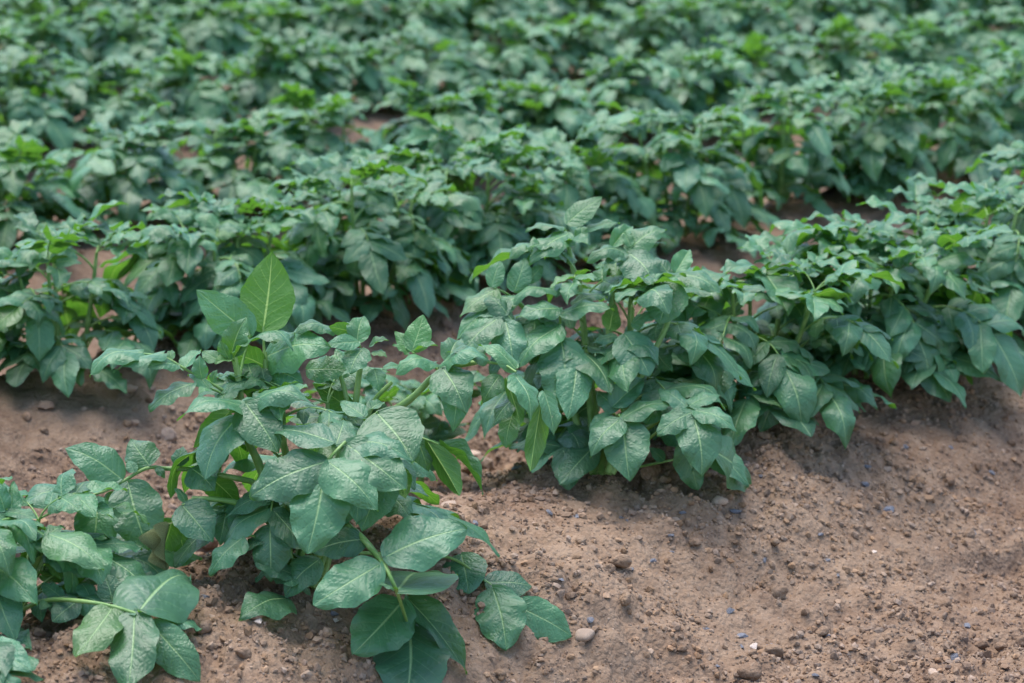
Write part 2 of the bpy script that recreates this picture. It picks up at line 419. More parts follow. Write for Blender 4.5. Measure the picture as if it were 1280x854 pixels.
STY = {
    'n': [dict(arch=0.09, fold=0.10, curl=0.10, wave=0.02), dict(arch=0.13, fold=0.05, curl=0.14, wave=0.03, twist=0.25), dict(arch=0.07, fold=0.16, curl=0.10, wave=0.025, twist=-0.25), dict(arch=0.11, fold=0.0, curl=0.12, wave=0.035), dict(arch=0.05, fold=0.08, curl=0.06, wave=0.02, twist=0.15), dict(arch=0.15, fold=0.12, curl=0.16, wave=0.02, kind=2), dict(arch=0.10, fold=-0.08, curl=0.10, wave=0.03, kind=2), dict(arch=0.08, fold=0.06, curl=0.10, wave=0.03, kind=1)],
    'd': [dict(arch=0.22, fold=0.05, curl=0.22, wave=0.03), dict(arch=0.26, fold=-0.05, curl=0.2, wave=0.04, twist=0.3), dict(arch=0.2, fold=0.15, curl=0.2, wave=0.03, twist=-0.3, kind=2), dict(arch=0.24, fold=0.0, curl=0.25, wave=0.04)],
    'u': [dict(arch=0.02, fold=0.05, curl=0.05, wave=0.012), dict(arch=0.03, fold=0.03, curl=0.07, wave=0.02), dict(arch=0.04, fold=0.07, curl=0.05, wave=0.015, kind=1)],
    'p': [dict(arch=0.03, fold=0.05, curl=0.05, wave=0.015)],
    'r': [dict(arch=0.05, fold=0.04, curl=0.08, wave=0.02, kind=1), dict(arch=0.07, fold=0.06, curl=0.10, wave=0.03, kind=1, twist=0.15), dict(arch=0.04, fold=0.02, curl=0.07, wave=0.035, kind=1)],
    'f': [dict(arch=0.06, fold=0.9, curl=0.0, wave=0.02), dict(arch=0.10, fold=0.8, curl=0.05, wave=0.03, twist=0.3)],
    'y': [dict(arch=0.06, fold=0.45, curl=0.05, wave=0.03), dict(arch=0.12, fold=0.6, curl=0.10, wave=0.03, twist=0.3), dict(arch=0.16, fold=0.35, curl=0.14, wave=0.05, kind=2)],
}
LIB = {}; RAW = {}
sd_ = 1
for kx, lst in STY.items():
    LIB[kx] = []; RAW[kx] = []
    for q in lst:
        P, F, UVc = leaflet_mesh(sd_, **q); LIB[kx].append(mesh_np('leaflet', P, F, LEAF, uvs=UVc))
        RAW[kx].append(leaflet_mesh(sd_, nv=14, nu=3, **q)); sd_ += 1

def frame(base, tip, hint, width):
    t = Vector(tip)-Vector(base); L = t.length; t = t/L
    n = Vector(hint); n = n-t*n.dot(t)
    if n.length < 1e-4: n = Vector((0, 0, 1))-t*t.z
    if n.length < 1e-4: n = Vector((1, 0, 0))
    n.normalize(); x = t.cross(n)
    m = Matrix(((x.x*width, t.x*L, n.x*L, base[0]), (x.y*width, t.y*L, n.y*L, base[1]), (x.z*width, t.z*L, n.z*L, base[2]), (0, 0, 0, 1)))
    return m

def tube(pts, r0, r1, sides=7):
    P = [Vector(p) for p in pts]
    # smooth the line
    for _ in range(2):
        q = [P[0]]
        for a, b in zip(P[:-1], P[1:]): q += [a*0.75+b*0.25, a*0.25+b*0.75]
        q.append(P[-1]); P = q if len(q) < 26 else P
    V = []; F = []; n = len(P); up = Vector((0.31, 0.52, 0.8))
    for i, p in enumerate(P):
        t = (P[min(i+1, n-1)]-P[max(i-1, 0)]).normalized(); x = t.cross(up).normalized(); y = x.cross(t)
        r = r0+(r1-r0)*i/(n-1)
        r *= 1+0.05*math.sin(i*2.1)
        for j in range(sides):
            a = 2*math.pi*j/sides; V.append(p+(x*math.cos(a)+y*math.sin(a))*r)
    for i in range(n-1):
        for j in range(sides):
            k = (j+1) % sides; F.append((i*sides+j, i*sides+k, (i+1)*sides+k, (i+1)*sides+j))
    return np.array([tuple(q) for q in V]), np.array(F, np.int32)[:, ::-1]

def tube_mesh(name, pts, r0, r1): 
    v, f = tube(pts, r0, r1); return mesh_np(name, v, f, STEM)

# ------------------------------------------------------------------ compound leaf templates (local: grows along +X)
def leaf_template(cls, seed):
    r = random.Random(seed)
    if cls == 'low': l, e0, droop, sag = r.uniform(0.11, 0.14), R(r.uniform(-5, 25)), R(r.uniform(50, 85)), 0.60
    elif cls == 'mid': l, e0, droop, sag = r.uniform(0.105, 0.135), R(r.uniform(25, 55)), R(r.uniform(75, 120)), 0.55
    elif cls == 'top': l, e0, droop, sag = r.uniform(0.075, 0.10), R(r.uniform(45, 75)), R(r.uniform(55, 100)), 0.28
    else: l, e0, droop, sag = r.uniform(0.04, 0.06), R(r.uniform(20, 55)), R(r.uniform(30, 70)), 0.2
    N = 9; pts = [Vector((0, 0, 0))]; dirs = []
    yaw = r.uniform(-0.25, 0.25)
    for i in range(N):
        e = e0-droop*(i/N); a = yaw*(i/N)
        d = Vector((math.cos(e)*math.cos(a), math.cos(e)*math.sin(a), math.sin(e))); dirs.append(d); pts.append(pts[-1]+d*(l/N))
    def pos(f):
        q = f*N; i = min(int(q), N-1); return pts[i]+(pts[i+1]-pts[i])*(q-i), dirs[i]
    S = {'low': 0.078, 'mid': 0.074, 'top': 0.065, 'bud': 0.044}[cls]
    LL = []
    def add(f, ang, size, sg=None, sty=None, w=0.62):
        p, d = pos(f); side = Vector((0, 0, 1)).cross(d).normalized(); nrm = d.cross(side).normalized()
        dr = d*math.cos(ang)+side*math.sin(ang)
        dr = dr+nrm*r.uniform(-0.05, 0.2)+Vector((0, 0, -1))*(sag if sg is None else sg)*r.uniform(0.4, 1.3)
        dr.normalize(); size *= r.uniform(0.85, 1.15)
        hint = nrm*0.9+Vector((0, 0, 0.28))+side*math.sin(ang)*0.25+Vector((r.uniform(-.28, .28), r.uniform(-.28, .28), 0))
        if sty is None: sty = {'low': 'nnrnd', 'mid': 'nnndu', 'top': 'nyndn', 'bud': 'yyn'}[cls]; sty = r.choice(sty)
        pet = p+(d*math.cos(ang)+side*math.sin(ang))*size*0.06
        LL.append((pet, pet+dr*size, hint, w*size*r.uniform(0.92, 1.1), sty, r.randrange(len(LIB[sty]))))
    if cls == 'bud': pr = [(0.45, 0.55), (0.75, 0.8)]
    elif cls == 'top': pr = [(0.42, 0.6), (0.64, 0.8), (0.86, 0.92)]
    else: pr = [(0.40, 0.62), (0.63, 0.82), (0.85, 0.95)]
    for f, s in pr:
        for sd in (1, -1): add(f+r.uniform(-0.02, 0.02), sd*R(r.uniform(50, 72)), S*s)
    add(1.0, r.uniform(-0.15, 0.15), S*r.uniform(1.05, 1.2))
    if cls in ('low', 'mid'):
        for f in (0.52, 0.74):
            for sd in (1, -1):
                if r.random() < 0.4: add(f, sd*R(75), S*r.uniform(0.18, 0.3), w=0.75, sty='n')
    rad = {'low': 0.0021, 'mid': 0.0020, 'top': 0.0016, 'bud': 0.0010}[cls]
    tv, tf = tube(pts, rad, rad*0.5, 6)
    return dict(pts=pts, l=LL, tube=mesh_np('petiole', tv, tf, STEM), tv=tv, tf=tf)

def joined_template(t):
    """the same leaf as one mesh, for the rows where leaflets blur together"""
    V = []; F = []; UVl = []; M = []; b = 0
    for (p0, p1, h, w, sty, i) in t['l']:
        P, Fq, UVc = RAW[sty][i]; m = np.array(frame(p0, p1, h, w))
        V.append(P@m[:3, :3].T+m[:3, 3]); F.append(Fq+b); UVl.append(UVc); M.append(np.zeros(len(Fq), np.int32)); b += len(P)
    V.append(t['tv']); F.append(t['tf']+b); UVl.append(np.zeros((len(t['tv']), 2))); M.append(np.ones(len(t['tf']), np.int32))
    me = mesh_np('leaf', np.concatenate(V), np.concatenate(F), LEAF, uvs=np.concatenate(UVl))
    me.materials.append(STEM); me.polygons.foreach_set('material_index', np.concatenate(M)); me.update()
    return me
TPL = {c: [leaf_template(c, 1000+37*i+hash2(np.array([i]), np.array([len(c)]), ord(c[0]))[0]*900) for i in range(n)] for c, n in (('low', 8), ('mid', 8), ('top', 8), ('bud', 5))}
for c in TPL:
    for t in TPL[c]: t['joined'] = joined_template(t)

def put_leaf(plant, origin, base, az, cls, scale, young, detail, r):
    t = r.choice(TPL[cls]); tilt = r.uniform(-0.12, 0.12); roll = r.uniform(-0.25, 0.25)
    for k in range(9):
        m = Matrix.Translation(base) @ Matrix.Rotation(az, 4, 'Z') @ Matrix.Rotation(-tilt, 4, 'Y') @ Matrix.Rotation(roll, 4, 'X') @ Matrix.Diagonal((scale, scale, scale, 1))
        if cls in ('top', 'bud'): break
        tips = [m @ q[1] for q in t['l']]+[m @ t['pts'][-1]]+[m @ ((q[0]+q[1])*0.5) for q in t['l']]
        g = ground_z(np.array([q.x for q in tips]), np.array([q.y for q in tips]), False)+0.012
        if min(q.z-max(gg+0.004, origin.z-0.015) for q, gg in zip(tips, g)) > 0: break
        tilt += 0.13; 
        if k > 4: scale *= 0.9
    loc = Matrix.Translation(-origin) @ m
    if not detail:
        o = link('leaf', t['joined'], plant, loc); o.color = (young, 0, 0, 1); return
    o = link('leaf', t['tube'], plant, loc)
    for (p0, p1, h, w, sty, i) in t['l']:
        j = (Vector(p1)-Vector(p0)).length*0.10
        q = Vector(p1)+Vector((r.uniform(-j, j), r.uniform(-j, j), r.uniform(-j, j)))
        hh = Vector(h)+Vector((r.uniform(-.2, .2), r.uniform(-.2, .2), r.uniform(-.2, .2)))
        lo = link('leaflet', LIB[sty][i], o, frame(p0, q, hh, w)); lo.color = (min(1, max(0, young+r.uniform(-.08, .08))), 0, 0, 1)

def grow(plant, origin, height, spread, seed, detail=True, nst=None, azr=None, more=0, lsc=0.95, ref=None):
    """stems from the base, leaves up each stem"""
    ref = ref or plant.location.copy(); r = random.Random(seed); n = nst or r.choice((4, 5, 5, 6)); a0 = r.uniform(0, 6.28)
    for s in range(n):
        az = a0+2*math.pi*s/n+r.uniform(-0.4, 0.4) if azr is None else r.uniform(*azr)
        lean = R(r.uniform(6, 24))*(1.0 if s else 0.3)*spread/0.2
        L = height*r.uniform(0.66, 0.90)
        b = origin+Vector((math.cos(az), math.sin(az), 0))*r.uniform(0.01, 0.035)
        b.z = gz(b.x, b.y)-0.012
        pts = [b]; N = 7; kink = r.uniform(-0.3, 0.3)
        for i in range(N):
            ln = lean*(1.25-0.5*i/N); a = az+kink*i/N
            d = Vector((math.sin(ln)*math.cos(a), math.sin(ln)*math.sin(a), math.cos(ln))); pts.append(pts[-1]+d*(L/N))
        link('stem', tube_mesh('stem', [p-ref for p in pts], r.uniform(0.0042, 0.0055), 0.0022), plant, Matrix())
        nl = r.choice((7, 8, 8))+more; ga = r.uniform(0, 6.28)
        for i in range(nl):
            f = 0.10+0.87*(i/(nl-1))**0.92; q = f*N; ii = min(int(q), N-1); p = pts[ii]+(pts[ii+1]-pts[ii])*(q-ii)
            ga += 2.4+r.uniform(-0.4, 0.4)
            # leaves turn outwards, away from the middle of the plant
            out = Vector((math.cos(ga), math.sin(ga), 0))+Vector((math.cos(az), math.sin(az), 0))*(1.0 if f < 0.7 else 0.35)
            la = math.atan2(out.y, out.x)
            cls = 'low' if f < 0.45 else ('mid' if f < 0.86 else 'top')
            if cls == 'low' and r.random() < 0.12: continue
            yv = max(0, (f-0.62))*0.30+r.uniform(0, 0.05)
            put_leaf(plant, ref, p, la, cls, r.uniform(0.82, 1.08)*lsc, yv, detail, r)
        for q in range(2):
            put_leaf(plant, ref, pts[-1], ga+2.1*q, 'bud', r.uniform(0.85, 1.3), r.uniform(0.0, 0.14), detail, r)

def plant_root(origin, name='potato_plant'):
    o = bpy.data.objects.new(name, None); col.objects.link(o); o.location = origin; o.empty_display_size = 0.05
    return o

# ------------------------------------------------------------------ hand-set leaves of the nearest plants
HINT = {'F': (0, .55, .83), 'U': (0, 1, .30), 'T': (0, .8, .6), 'C': (0, .15, 1), 'B': (0, .25, -1), 'L': (-.5, .5, .7), 'R': (.5, .5, .7), 'G': (0, .95, .45)}
RGT = Vector((1, 0, 0)); UPC = Vector((0, SP, CP)); TOC = Vector((0, -CP, SP))
def hintw(h): a, b, c = HINT[h]; return RGT*a+UPC*b+TOC*c
def hpoint(x, y, d, zc):
    if isinstance(d, str): return at_ground(x, y, float(d[1:])*0.001)
    p = at_depth(x, y, zc-d)
    if p.z < gz(p.x, p.y)+0.006: p = at_ground(x, y, 0.009)     # nothing grows below the soil
    return p
HR = random.Random(5)
def hand_leaf(plant, origin, zc, rachis, leaflets, rad=0.002, yv=0.03):
    pts = [hpoint(*q, zc)-origin for q in rachis]
    o = link('leaf', tube_mesh('petiole', pts, rad, rad*0.55), plant, Matrix())
    for q in leaflets:
        bx, by, db, tx, ty, dt, h, sty, wr = q[:9]; y = q[9] if len(q) > 9 else yv
        b = hpoint(bx, by, db, zc)-origin; t = hpoint(tx, ty, dt, zc)-origin
        L = (t-b).length
        k = HR.randrange(len(LIB[sty]))
        hv = hintw(h)+Vector((HR.uniform(-.12, .12), HR.uniform(-.12, .12), HR.uniform(-.1, .1)))
        lo = link('leaflet', LIB[sty][k], o, frame(b, t, hv, wr*(1.0 if sty == 'r' else 1.06)*L)); lo.color = (y, 0, 0, 1)
def hand_stem(plant, origin, zc, pts, r0, r1):
    link('stem', tube_mesh('stem', [hpoint(*q, zc)-origin for q in pts], r0, r1), plant, Matrix())

# --- plant A: the near plant at the left, with the upright backlit leaf
oA = at_ground(372, 728); zA = depth_of(oA); A = plant_root(oA)
tag(A, 'nearest potato plant, with one bright leaf standing upright at its top', 'potato plant', 'potato plants of the front row')
hand_stem(A, oA, zA, [(372, 735, -.01), (345, 650, .0), (325, 580, .0), (305, 545, .0), (300, 480, .0), (292, 440, .0)], .0058, .0028)
hand_stem(A, oA, zA, [(376, 735, 0), (350, 665, .01), (320, 637, .02), (285, 625, .03), (240, 623, .03)], .0046, .0024)
hand_stem(A, oA, zA, [(368, 730, 0), (350, 640, -.01), (325, 604, .0), (290, 597, .01), (235, 586, .01), (205, 586, .01)], .0042, .0022)
hand_stem(A, oA, zA, [(378, 730, -.02), (372, 620, -.03), (350, 540, -.03), (334, 490, -.03), (331, 440, -.03)], .0055, .0024)
hand_stem(A, oA, zA, [(385, 735, -.02), (420, 640, -.03), (441, 540, -.05), (447, 480, -.05), (453, 440, -.05)], .0052, .0026)
hand_stem(A, oA, zA, [(441, 540, -.05), (432, 490, -.05), (424, 466, -.05)], .0032, .002)
hand_stem(A, oA, zA, [(390, 735, -.02), (440, 600, -.03), (478, 520, -.04), (515, 500, -.04), (548, 462, -.04), (600, 452, -.03)], .0055, .0026)
hand_stem(A, oA, zA, [(400, 738, -.01), (440, 590, -.04), (462, 505, -.05), (490, 478, -.05)], .0042, .0022)
hand_stem(A, oA, zA, [(372, 738, 0), (400, 690, .03), (430, 650, .05), (470, 690, .10), (500, 742, 'g22')], .0048, .0026)
# upright leaf
hand_leaf(A, oA, zA, [(334, 500, -.03), (331, 455, -.03), (329, 408, -.03)], [
    (329, 412, -.03, 340, 314, -.035, 'B', 'p', .66, .12),
    (330, 457, -.03, 286, 442, -.02, 'B', 'u', .75, .2), (334, 445, -.035, 414, 434, -.01, 'F', 'n', .72),
    (331, 470, -.03, 288, 480, -.02, 'F', 'n', .7), (334, 492, -.03, 300, 484, -.02, 'B', 'n', .7, .15),
    (336, 463, -.03, 380, 480, -.01, 'F', 'n', .75), (384, 462, -.05, 434, 463, -.04, 'F', 'n', .7)], .0022)
hand_leaf(A, oA, zA, [(300, 470, -.01), (306, 440, -.02), (313, 418, -.02)], [
    (313, 418, -.02, 245, 362, -.01, 'L', 'p', .55, .05), (312, 424, -.01, 367, 437, .02, 'U', 'd', .62),
    (338, 425, -.02, 372, 418, -.03, 'T', 'n', .6)], .0018)
hand_leaf(A, oA, zA, [(297, 480, .0), (292, 455, .01), (289, 442, .01)], [
    (289, 443, .01, 309, 396, .01, 'C', 'y', .62, .18), (287, 450, .015, 275, 424, .02, 'L', 'y', .62, .18), (293, 446, .015, 312, 431, .03, 'U', 'y', .6, .15),
    (290, 452, .01, 268, 455, .03, 'T', 'y', .6, .2), (272, 450, .0, 252, 440, -.01, 'F', 'n', .7, .15)], .0014)
hand_leaf(A, oA, zA, [(299, 500, .0), (262, 478, .02), (232, 462, .03), (205, 445, .04), (176, 442, .045)], [
    (178, 441, .045, 112, 470, .07, 'U', 'd', .62), (205, 442, .04, 142, 466, .07, 'U', 'n', .42), (222, 456, .035, 184, 460, .06, 'F', 'n', .52),
    (230, 462, .03, 252, 437, .01, 'L', 'y', .6), (214, 450, .03, 214, 438, .02, 'T', 'y', .6, .2)], .0018)
hand_leaf(A, oA, zA, [(298, 505, .0), (270, 487, .02), (240, 481, .035)], [
    (242, 479, .035, 186, 513, .06, 'T', 'n', .5), (262, 486, .03, 234, 470, .01, 'U', 'd', .5, .1), (252, 473, .03, 250, 444, .03, 'C', 'y', .66, .1),
    (266, 478, .03, 272, 462, .03, 'T', 'y', .6, .1), (262, 486, .03, 248, 492, .05, 'F', 'n', .6, .15)], .0016)
hand_leaf(A, oA, zA, [(304, 545, .0), (304, 520, .03), (306, 505, .05)], [
    (304, 507, .05, 221, 527, .09, 'U', 'd', .50), (310, 506, .05, 392, 505, .07, 'T', 'd', .48), (307, 504, .06, 348, 567, .085, 'F', 'n', .68),
    (298, 520, .055, 256, 601, .085, 'L', 'n', .66), (286, 516, .03, 242, 560, .03, 'B', 'n', .45, .2), (304, 510, .05, 330, 498, .03, 'F', 'n', .6)], .0022)
hand_leaf(A, oA, zA, [(372, 700, -.01), (385, 640, .05), (402, 596, .09), (412, 572, .10), (432, 552, .09)], [
    (417, 553, .09, 336, 538, .07, 'T', 'n', .58), (408, 577, .10, 312, 622, .11, 'F', 'n', .58), (406, 590, .105, 384, 693, .13, 'F', 'r', .70),
    (411, 578, .11, 473, 640, .135, 'F', 'n', .66), (434, 556, .09, 508, 613, .12, 'F', 'n', .62), (434, 552, .08, 516, 578, .10, 'T', 'n', .52),
    (420, 556, .09, 430, 525, .05, 'T', 'n', .6)], .0025)
hand_leaf(A, oA, zA, [(440, 560, -.03), (458, 525, .02), (473, 515, .04)], [
    (472, 517, .04, 517, 578, .075, 'F', 'n', .92), (455, 520, .04, 425, 502, .02, 'T', 'n', .6), (462, 512, .03, 480, 503, .01, 'T', 'y', .6)], .0022)
hand_leaf(A, oA, zA, [(400, 690, -.01), (440, 640, .02), (470, 598, .05)], [
    (478, 592, .05, 452, 664, .075, 'F', 'n', .70), (498, 585, .02, 507, 624, .03, 'B', 'n', .62, .2), (440, 620, .04, 420, 668, .06, 'L', 'n', .66),
    (432, 610, .03, 404, 640, .03, 'L', 'n', .6)], .002)
hand_leaf(A, oA, zA, [(470, 560, -.03), (505, 540, -.02), (535, 550, .0), (548, 556, .0)], [
    (534, 552, .0, 574, 620, .03, 'B', 'f', .34, .12), (550, 556, .0, 604, 618, .03, 'R', 'f', .20, .05), (520, 545, -.01, 536, 590, -.01, 'F', 'n', .6)], .0018)
# right-hand tops of plant A
hand_leaf(A, oA, zA, [(548, 462, -.04), (530, 452, -.04), (515, 440, -.04)], [
    (515, 438, -.04, 529, 393, -.05, 'C', 'u', .68, .45), (513, 439, -.04, 493, 414, -.05, 'C', 'u', .5, .5), (511, 442, -.04, 491, 431, -.03, 'T', 'n', .55, .4),
    (516, 439, -.035, 547, 432, -.02, 'U', 'y', .55, .2), (545, 453, -.03, 494, 469, -.0, 'T', 'd', .58, .12), (502, 458, -.02, 478, 462, .0, 'T', 'n', .6, .1)], .0016)
hand_leaf(A, oA, zA, [(560, 458, -.04), (556, 458, -.02), (553, 460, -.01)], [
    (554, 461, -.01, 583, 518, .02, 'F', 'n', .72), (550, 456, -.02, 612, 451, .0, 'T', 'd', .5, .12), (560, 452, -.03, 575, 425, -.06, 'T', 'y', .6, .1),
    (572, 480, -.02, 566, 541, .0, 'F', 'n', .55), (590, 455, -.03, 600, 432, -.06, 'C', 'y', .5, .2)], .0016)
hand_leaf(A, oA, zA, [(600, 452, -.03), (630, 455, -.02), (645, 465, -.01)], [
    (645, 461, -.02, 597, 432, -.04, 'T', 'd', .45, .25), (608, 450, -.02, 558, 441, -.01, 'T', 'd', .52), (633, 474, -.01, 651, 532, .01, 'B', 'f', .30, .35),
    (644, 470, -.01, 663, 526, .015, 'R', 'n', .62), (624, 470, -.02, 603, 505, -.01, 'F', 'n', .66), (645, 495, -.02, 617, 532, -.01, 'L', 'n', .7),
    (676, 505, -.01, 663, 590, .02, 'B', 'f', .28, .55), (680, 490, -.01, 692, 545, .0, 'R', 'n', .5), (640, 520, -.03, 632, 560, -.02, 'F', 'n', .6)], .0018)
hand_leaf(A, oA, zA, [(453, 445, -.05), (450, 432, -.04), (446, 420, -.04)], [
    (446, 428, -.035, 455, 395, -.05, 'F', 'y', .75, .1), (416, 412, -.04, 368, 417, -.02, 'T', 'd', .60), (440, 414, -.04, 411, 408, -.03, 'B', 'n', .6, .4),
    (448, 427, -.03, 407, 432, -.01, 'F', 'n', .50), (453, 436, -.03, 437, 467, -.01, 'F', 'n', .80), (462, 434, -.035, 487, 426, -.03, 'T', 'y', .6),
    (446, 420, -.04, 420, 405, -.06, 'T', 'n', .5), (466, 440, -.03, 484, 447, -.02, 'T', 'n', .6), (468, 462, -.03, 474, 490, -.02, 'F', 'n', .75)], .0015)
hand_leaf(A, oA, zA, [(441, 530, -.05), (440, 515, -.05), (438, 510, -.05)], [
    (440, 513, -.05, 391, 479, -.06, 'B', 'n', .45, .35), (425, 470, -.05, 408, 455, -.05, 'F', 'n', .6), (440, 520, -.05, 452, 545, -.03, 'F', 'n', .6)], .0018)
# low leaves lying down the ridge in front of plant A
hand_leaf(A, oA, zA, [(430, 650, .05), (460, 682, .09), (478, 702, .12), (495, 735, .14), (511, 785, 'g18')], [
    (482, 696, .12, 584, 661, .10, 'F', 'r', .70), (474, 706, .125, 391, 757, .15, 'F', 'r', .66), (456, 674, .08, 391, 690, .09, 'F', 'n', .60),
    (491, 735, .14, 473, 731, .15, 'G', 'n', .8), (498, 736, .135, 534, 719, 'g22', 'T', 'n', .62), (503, 752, 'g34', 441, 818, 'g14', 'F', 'r', .70),
    (511, 782, 'g18', 507, 878, 'g10', 'F', 'r', .78), (510, 748, 'g28', 584, 842, 'g12', 'T', 'y', .34), (512, 776, 'g16', 545, 782, 'g12', 'G', 'n', .68)], .0028)
hand_leaf(A, oA, zA, [(430, 690, .03), (520, 695, 'g14'), (565, 694, 'g16'), (608, 728, 'g16'), (645, 752, 'g14')], [
    (577, 693, 'g16', 586, 742, 'g8', 'F', 'r', .95), (608, 728, 'g18', 665, 733, 'g14', 'T', 'r', .78), (616, 736, 'g18', 633, 813, 'g10', 'F', 'r', .74),
    (645, 757, 'g16', 715, 796, 'g9', 'F', 'r', .66), (632, 745, 'g14', 640, 732, 'g12', 'G', 'n', .7)], .0022)
hand_leaf(A, oA, zA, [(372, 715, .0), (335, 690, .03), (318, 668, .05), (303, 672, .06)], [
    (303, 672, .06, 262, 720, .07, 'L', 'n', .66), (310, 667, .055, 304, 655, .05, 'C', 'n', .8), (331, 670, .04, 309, 690, .06, 'L', 'n', .72),
    (346, 664, .03, 320, 670, .04, 'T', 'n', .6, .15), (338, 650, .01, 345, 620, .0, 'F', 'n', .6), (350, 668, .02, 342, 634, .02, 'F', 'n', .6)], .0018)
hand_leaf(A, oA, zA, [(380, 725, .01), (372, 720, .03), (366, 718, .05)], [
    (367, 718, .05, 318, 704, .06, 'T', 'r', .60), (398, 700, .05, 356, 748, 'g14', 'T', 'n', .7), (357, 748, 'g14', 299, 773, 'g5', 'T', 'n', .62), (372, 725, .04, 388, 745, 'g12', 'T', 'n', .6)], .0018)
# long leaf reaching left
hand_leaf(A, oA, zA, [(208, 586, .01), (185, 583, .02), (160, 598, .03), (138, 612, .04), (112, 620, .05)], [
    (151, 598, .035, 81, 560, .03, 'F', 'n', .60), (187, 582, .02, 163, 549, .0, 'F', 'n', .86), (160, 604, .04, 185, 688, .06, 'F', 'n', .72),
    (122, 624, .05, 113, 702, .07, 'F', 'r', .70), (112, 618, .05, 12, 641, .08, 'T', 'd', .52), (168, 590, .03, 160, 576, .02, 'F', 'n', .7),
    (132, 614, .04, 128, 596, .03, 'F', 'n', .7), (136, 616, .03, 146, 640, .03, 'F', 'n', .7), (196, 584, .02, 206, 598, .02, 'F', 'n', .6)], .0022)
hand_leaf(A, oA, zA, [(255, 592, .01), (240, 588, .015), (228, 584, .02)], [
    (224, 582, .02, 229, 558, .01, 'F', 'n', .8), (240, 586, .02, 269, 614, .03, 'F', 'n', .95), (262, 596, .01, 300, 634, -.01, 'B', 'n', .6, .3), (270, 592, .0, 262, 560, -.02, 'B', 'n', .5, .3)], .0015)
hand_leaf(A, oA, zA, [(250, 624, .03), (238, 624, .035), (228, 632, .04)], [
    (228, 632, .04, 266, 678, .06, 'F', 'n', .78), (232, 628, .035, 218, 610, .03, 'U', 'n', .6), (215, 650, .02, 197, 700, .02, 'B', 'n', .62, .35), (222, 655, .01, 232, 706, .02, 'B', 'n', .5, .35)], .0018)
# withered leaf
dm_ = leaflet_mesh(77, fold=1.9, arch=0.1, curl=0.2, wave=0.12, twist=0.8)
wb = at_depth(212, 655, zA-.05)-oA; wt = at_depth(209, 716, zA-.055)-oA
wl_ = link('withered_leaflet', mesh_np('withered_leaflet', dm_[0], dm_[1], DRY, uvs=dm_[2]), A, frame(wb, wt, hintw('L'), 0.28*(wt-wb).length))
wl_['label'] = 'dead brown curled leaflet'

# --- plant at the lower left edge, mostly outside the picture
oP = at_ground(-25, 790); zP = depth_of(oP); P0 = plant_root(oP)
tag(P0, 'potato plant cut off by the lower left corner, its leaves fanned over the soil', 'potato plant', 'potato plants of the front row')
hand_stem(P0, oP, zP, [(-25, 795, 0), (5, 745, .03), (17, 690, .04), (12, 640, .04)], .005, .0024)
hand_stem(P0, oP, zP, [(-25, 795, 0), (20, 740, .03), (48, 700, .04), (60, 672, .05)], .0048, .0024)
hand_stem(P0, oP, zP, [(-25, 795, 0), (-30, 730, .0), (-45, 680, .0), (-50, 640, .0)], .005, .0024)
hand_leaf(P0, oP, zP, [(-15, 790, .02), (26, 762, .05), (60, 748, .07), (110, 752, 'g50'), (142, 758, 'g46'), (170, 767, 'g42')], [
    (141, 759, 'g46', 95, 822, 'g22', 'F', 'r', .56), (168, 766, 'g42', 160, 866, 'g26', 'F', 'r', .52), (172, 766, 'g42', 237, 722, 'g30', 'F', 'n', .50),
    (188, 780, 'g40', 250, 852, 'g16', 'F', 'r', .54), (200, 772, 'g36', 252, 787, 'g16', 'G', 'n', .55), (98, 750, .08, 65, 777, .09, 'F', 'r', .85),
    (141, 752, .08, 128, 716, .07, 'F', 'n', .75), (148, 750, .075, 160, 724, .06, 'F', 'n', .6), (112, 745, .07, 100, 730, .05, 'T', 'n', .7),
    (78, 748, .06, 52, 730, .05, 'F', 'n', .55), (62, 752, .07, 50, 762, .08, 'F', 'n', .8)], .0028)
hand_leaf(P0, oP, zP, [(48, 700, .04), (55, 680, .05), (62, 670, .06)], [
    (62, 668, .06, 130, 714, .09, 'T', 'n', .60), (58, 690, .05, 108, 722, .06, 'T', 'n', .5), (58, 672, .05, 82, 660, .03, 'T', 'y', .6, .1),
    (55, 672, .05, 30, 684, .07, 'U', 'y', .5, .1), (48, 690, .05, 38, 710, .06, 'U', 'y', .5, .2), (60, 690, .05, 76, 725, .05, 'B', 'n', .5, .3)], .0018)
hand_leaf(P0, oP, zP, [(12, 660, .04), (10, 645, .04), (8, 635, .05)], [
    (8, 640, .05, 48, 650, .06, 'T', 'n', .5), (6, 638, .05, -10, 600, .05, 'F', 'n', .6), (10, 664, .05, 45, 672, .06, 'T', 'n', .5, .05), (14, 685, .05, 0, 650, .06, 'F', 'n', .55, .12),
    (10, 700, .05, -20, 690, .07, 'F', 'n', .6, .1), (16, 650, .05, 18, 602, .03, 'C', 'n', .4, .05), (-15, 610, .03, 16, 598, .05, 'U', 'n', .5)], .0018)
hand_leaf(P0, oP, zP, [(-20, 760, .02), (-15, 715, .06), (-8, 705, .08)], [
    (-12, 706, .08, 46, 757, .12, 'F', 'n', .60), (-8, 730, .09, 20, 802, .12, 'F', 'n', .62), (-12, 730, .08, -40, 800, .11, 'F', 'n', .62)], .0022)
